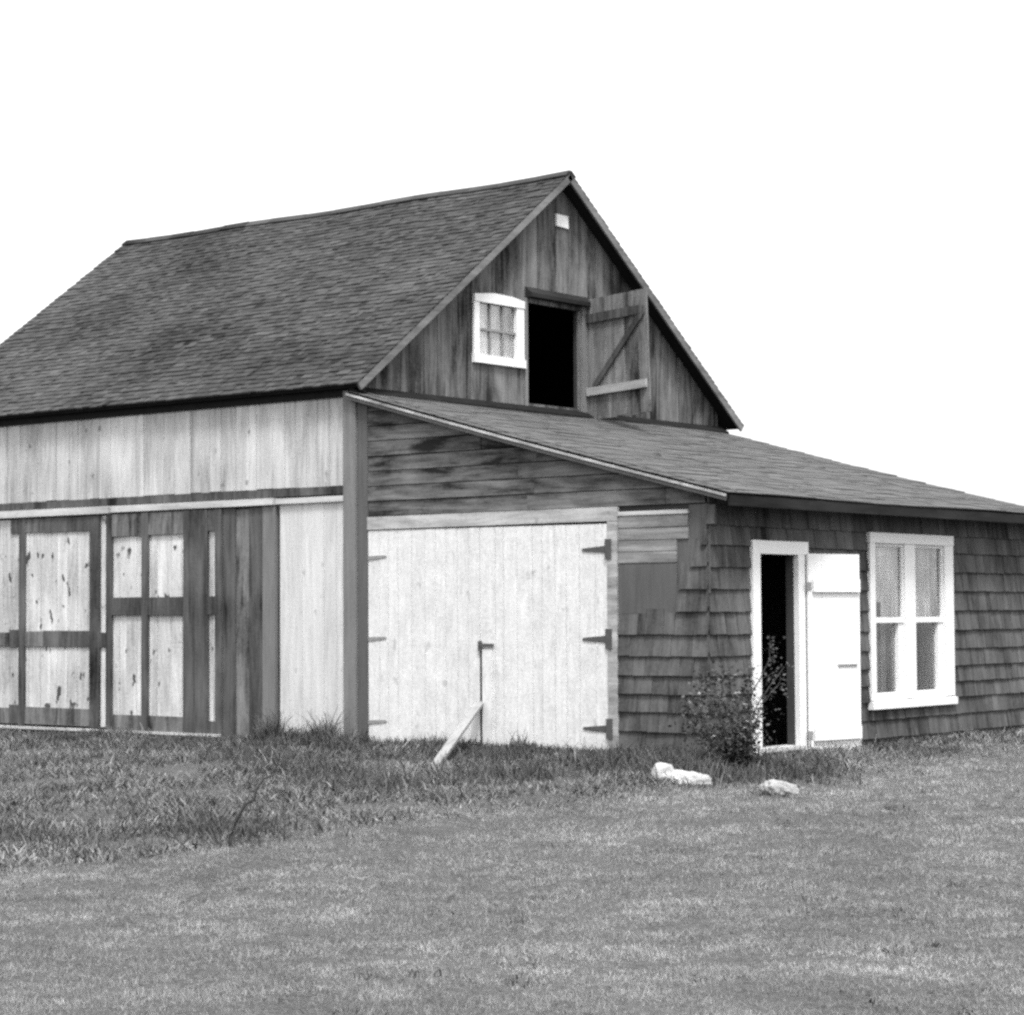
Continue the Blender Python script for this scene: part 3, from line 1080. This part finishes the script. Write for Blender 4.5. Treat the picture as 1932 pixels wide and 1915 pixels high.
# unmown grass
x, y, r = sample(520000, 9, 34, math.radians(17.5), 1.0)
tm = tall_mask(x, y)
ok = (~in_building(x, y)) & (tm > np.clip(rng.normal(0, .4, len(x)), -1.1, .8))
x, y, r, tm = x[ok], y[ok], r[ok], tm[ok]
n = len(x)
cl = vnoise(x, y, 3.2, 14)
keep = rng.uniform(0, 1, n) < np.clip(.6 + .5 * cl, .12, 1)
x, y, r, tm, cl = x[keep], y[keep], r[keep], tm[keep], cl[keep]
n = len(x)
P = np.stack([x, y, gz(x, y)], 1)
edge = sstep((tm + .5) / 1.5)
h = rng.uniform(.04, .105, n) * (1 + .6 * np.clip(cl, -1, 1)) * (.25 + .75 * edge) * np.where(rng.uniform(0, 1, n) < .03, 1.9, 1.0)
blades('unmown_grass', P, h, rng.uniform(.006, .024, n), rng.uniform(.4, 1.25, n),
       np.clip(rng.normal(.52, .3, n) - .2 * vnoise(x, y, 4.2, 33) + .2 * vnoise(x, y, 12, 35), 0, 1.5), M['tall'], seg=3)
tag(bpy.data.objects['unmown_grass'], 'rough unmown grass between the lawn and the barn', 'grass', kind='stuff')


# coarse dark weeds at the foot of the walls
def weed_points():
    pts = []
    def strip(n, f):
        for _ in range(n):
            pts.append(f())
    R_ = random.Random(4)
    strip(9000, lambda: (R_.uniform(.1, 3.6), -abs(R_.gauss(0, .34)) - .05, R_.uniform(.03, .16), 0))
    strip(5200, lambda: (R_.uniform(3.3, 4.9), -abs(R_.gauss(0, .42)) - .06, R_.uniform(.04, .18), 0))
    strip(6500, lambda: (R_.gauss(-.45, .62), -abs(R_.gauss(.35, .34)) - .1, R_.uniform(.03, .10), 0))
    strip(7000, lambda: (R_.uniform(-7.8, -.9), -abs(R_.gauss(.35, .5)) - .16, R_.uniform(.05, .12), 0))
    strip(3000, lambda: (R_.gauss(5.1, .45), R_.gauss(-.75, .35), R_.uniform(.08, .24), 0))
    strip(6500, lambda: (KX + abs(R_.gauss(.2, .45)) + .1, R_.uniform(.1, 7.6), R_.uniform(.02, .065), 0))
    # ragged taller clumps against the walls
    for _ in range(46):
        cx, cy = R_.uniform(-1.3, 4.9), -R_.uniform(.12, .5)
        hh_ = R_.uniform(.10, .30)
        for _k in range(R_.randint(12, 70)):
            pts.append((R_.gauss(cx, .07), R_.gauss(cy, .06), hh_ * R_.uniform(.5, 1.1), 0))
    # low broad weeds scattered in the lawn
    for _ in range(170):
        cx, cy = R_.uniform(4.5, 14.5), R_.uniform(-13.5, 1)
        for _k in range(R_.randint(8, 36)):
            pts.append((R_.gauss(cx, .07), R_.gauss(cy, .05), R_.uniform(.02, .055), 0))
    # grass grown round the stones
    for cx, cy in ((5.30, -1.72), (5.55, -1.85), (5.15, -1.5), (6.35, -1.85), (6.55, -1.9)):
        for _k in range(26):
            pts.append((R_.gauss(cx, .09), R_.gauss(cy, .04), R_.uniform(.03, .09), 0))
    # scattered clumps in the unmown zone
    for _ in range(70):
        cx, cy = R_.uniform(-2, 6.0), R_.uniform(-9, -.6)
        if float(tall_mask(np.array([cx]), np.array([cy]))[0]) < .05: continue
        s_r = R_.uniform(.10, .34)
        for _k in range(int(330 * s_r)):
            pts.append((R_.gauss(cx, s_r * 1.3), R_.gauss(cy, s_r * .6), R_.uniform(.05, .13), 0))
    for cx, cy, s_r, hh in ((2.9, -3.0, .35, .2), (1.6, -2.3, .45, .2), (4.1, -6.0, .3, .12), (3.6, -5.6, .35, .12), (.3, -1.6, .5, .18), (3.6, -1.9, .35, .2)):
        for _k in range(420):
            pts.append((R_.gauss(cx, s_r), R_.gauss(cy, s_r * .5), R_.uniform(.08, hh), 0))
    return np.array(pts)


wp = weed_points()
ok = ~in_building(wp[:, 0], wp[:, 1], .05)
wp = wp[ok]
n = len(wp)
patchy = vnoise(wp[:, 0], wp[:, 1], 3.4, 77)
wp[:, 2] *= np.clip(1 + .55 * patchy, .35, 1.7)
P = np.stack([wp[:, 0], wp[:, 1], gz(wp[:, 0], wp[:, 1])], 1)
rep = 2
P = np.repeat(P, rep, 0) + np.concatenate([rng.normal(0, .02, (n * rep, 2)), np.zeros((n * rep, 1))], 1)
okk = ~in_building(P[:, 0], P[:, 1], .04)
P = P[okk]
hh = np.repeat(wp[:, 2], rep)[okk]
n = len(P)
blades('weeds', P, hh * rng.uniform(.6, 1.1, n), rng.uniform(.008, .020, n), rng.uniform(.05, .8, n),
       np.clip(rng.normal(.45, .28, n), 0, 1.4), M['weed'], seg=3, taper=.3)
tag(bpy.data.objects['weeds'], 'dark coarse weeds mostly along the foot of the barn walls', 'weeds', kind='stuff')

# ------------------------------------------------------------------ shrub before the lean-to corner
shrub = bpy.data.objects.new('shrub', None)
COL.objects.link(shrub)
sb = G3(5.30, -.67, 0)
shrub.location = (0, 0, 0)
tag(shrub, 'scraggly leafy shrub with pale leaves left of the open side door', 'shrub')
R_ = random.Random(21)
m_ = .0052                      # metres per picture unit at that distance
stems = [[(0, 0), (-12, 60), (-30, 110), (-60, 150)], [(2, 0), (0, 70), (-22, 130), (-20, 175)], [(4, 0), (20, 70), (30, 130), (62, 195), (66, 232)],
         [(5, 0), (25, 80), (60, 140), (95, 185)], [(-4, 0), (-25, 50), (-55, 90), (-82, 118)], [(4, 0), (26, 60), (48, 120), (78, 160)],
         [(-2, 0), (-8, 60), (-42, 128), (-50, 175)], [(0, 0), (10, 60), (6, 120), (22, 170)], [(-3, 0), (-20, 40), (-50, 60), (-75, 84)], [(3, 0), (14, 40), (26, 80), (34, 110)]]
mb = MB()
LV, LQ, LT = [], [], []


def add_leaf(p, size, tone):
    a = Vector((R_.uniform(-1, 1), R_.uniform(-1, 1), R_.uniform(-.5, .7))).normalized()
    b = a.cross(Vector((R_.uniform(-1, 1), R_.uniform(-1, 1), R_.uniform(-1, 1)))).normalized()
    i = len(LV)
    LV.extend([p, p + a * size * .5 + b * size * .32, p + a * size, p + a * size * .5 - b * size * .32])
    LQ.append((i, i + 1, i + 2, i + 3))
    LT.extend([tone] * 4)


FD = Vector((fwd.x, fwd.y, 0)).normalized()
for sidx, st in enumerate(stems):
    dep = R_.uniform(-.28, .28)
    P3 = []
    for k, (a, b) in enumerate(st):
        f = k / (len(st) - 1)
        P3.append(sb + RV * (a * m_) + FD * (dep * f) + Vector((0, 0, b * m_)))
    # subdivide
    Q3 = []
    for p, q in zip(P3, P3[1:]):
        for k in range(4):
            Q3.append(p.lerp(q, k / 4) + Vector((R_.gauss(0, .006), R_.gauss(0, .006), R_.gauss(0, .004))))
    Q3.append(P3[-1])
    mb.tube(Q3, [.010 * (1 - .75 * k / (len(Q3) - 1)) for k in range(len(Q3))], 5)
    for k, p in enumerate(Q3):
        f = k / (len(Q3) - 1)
        nl = 64 if f < .3 else (6 if sidx in (2, 3, 5) else 24)
        sp_ = .075 if f < .3 else (.10 if f < .75 else .055)
        for _ in range(nl):
            o_ = Vector((R_.gauss(0, sp_), R_.gauss(0, sp_), R_.gauss(0, sp_ * .8)))
            q = p + o_
            if q.z < float(gz(q.x, q.y)): continue
            if in_building(np.array([q.x]), np.array([q.y]), .12)[0]: continue
            tone = max(0, R_.gauss(.10 if f < .35 else .42, .2)) + (1.6 if R_.random() < .03 and f > .4 else 0)
            add_leaf(q, R_.uniform(.024, .052), tone)
        if k % 2 == 0 and f > .3:
            e = p + Vector((R_.gauss(0, .09), R_.gauss(0, .09), R_.uniform(0, .09)))
            if not in_building(np.array([e.x]), np.array([e.y]), .1)[0]:
                mb.tube([p, e], [.003, .0015], 4)
                for _ in range(4):
                    add_leaf(e + Vector((R_.gauss(0, .02), R_.gauss(0, .02), R_.gauss(0, .02))), R_.uniform(.025, .045), R_.uniform(.2, .8))
mb.build('stem', M['stem'], shrub)
fast_mesh('foliage', np.array([tuple(v) for v in LV]), np.array(LQ), M['leaf'], np.array(LT), shrub)
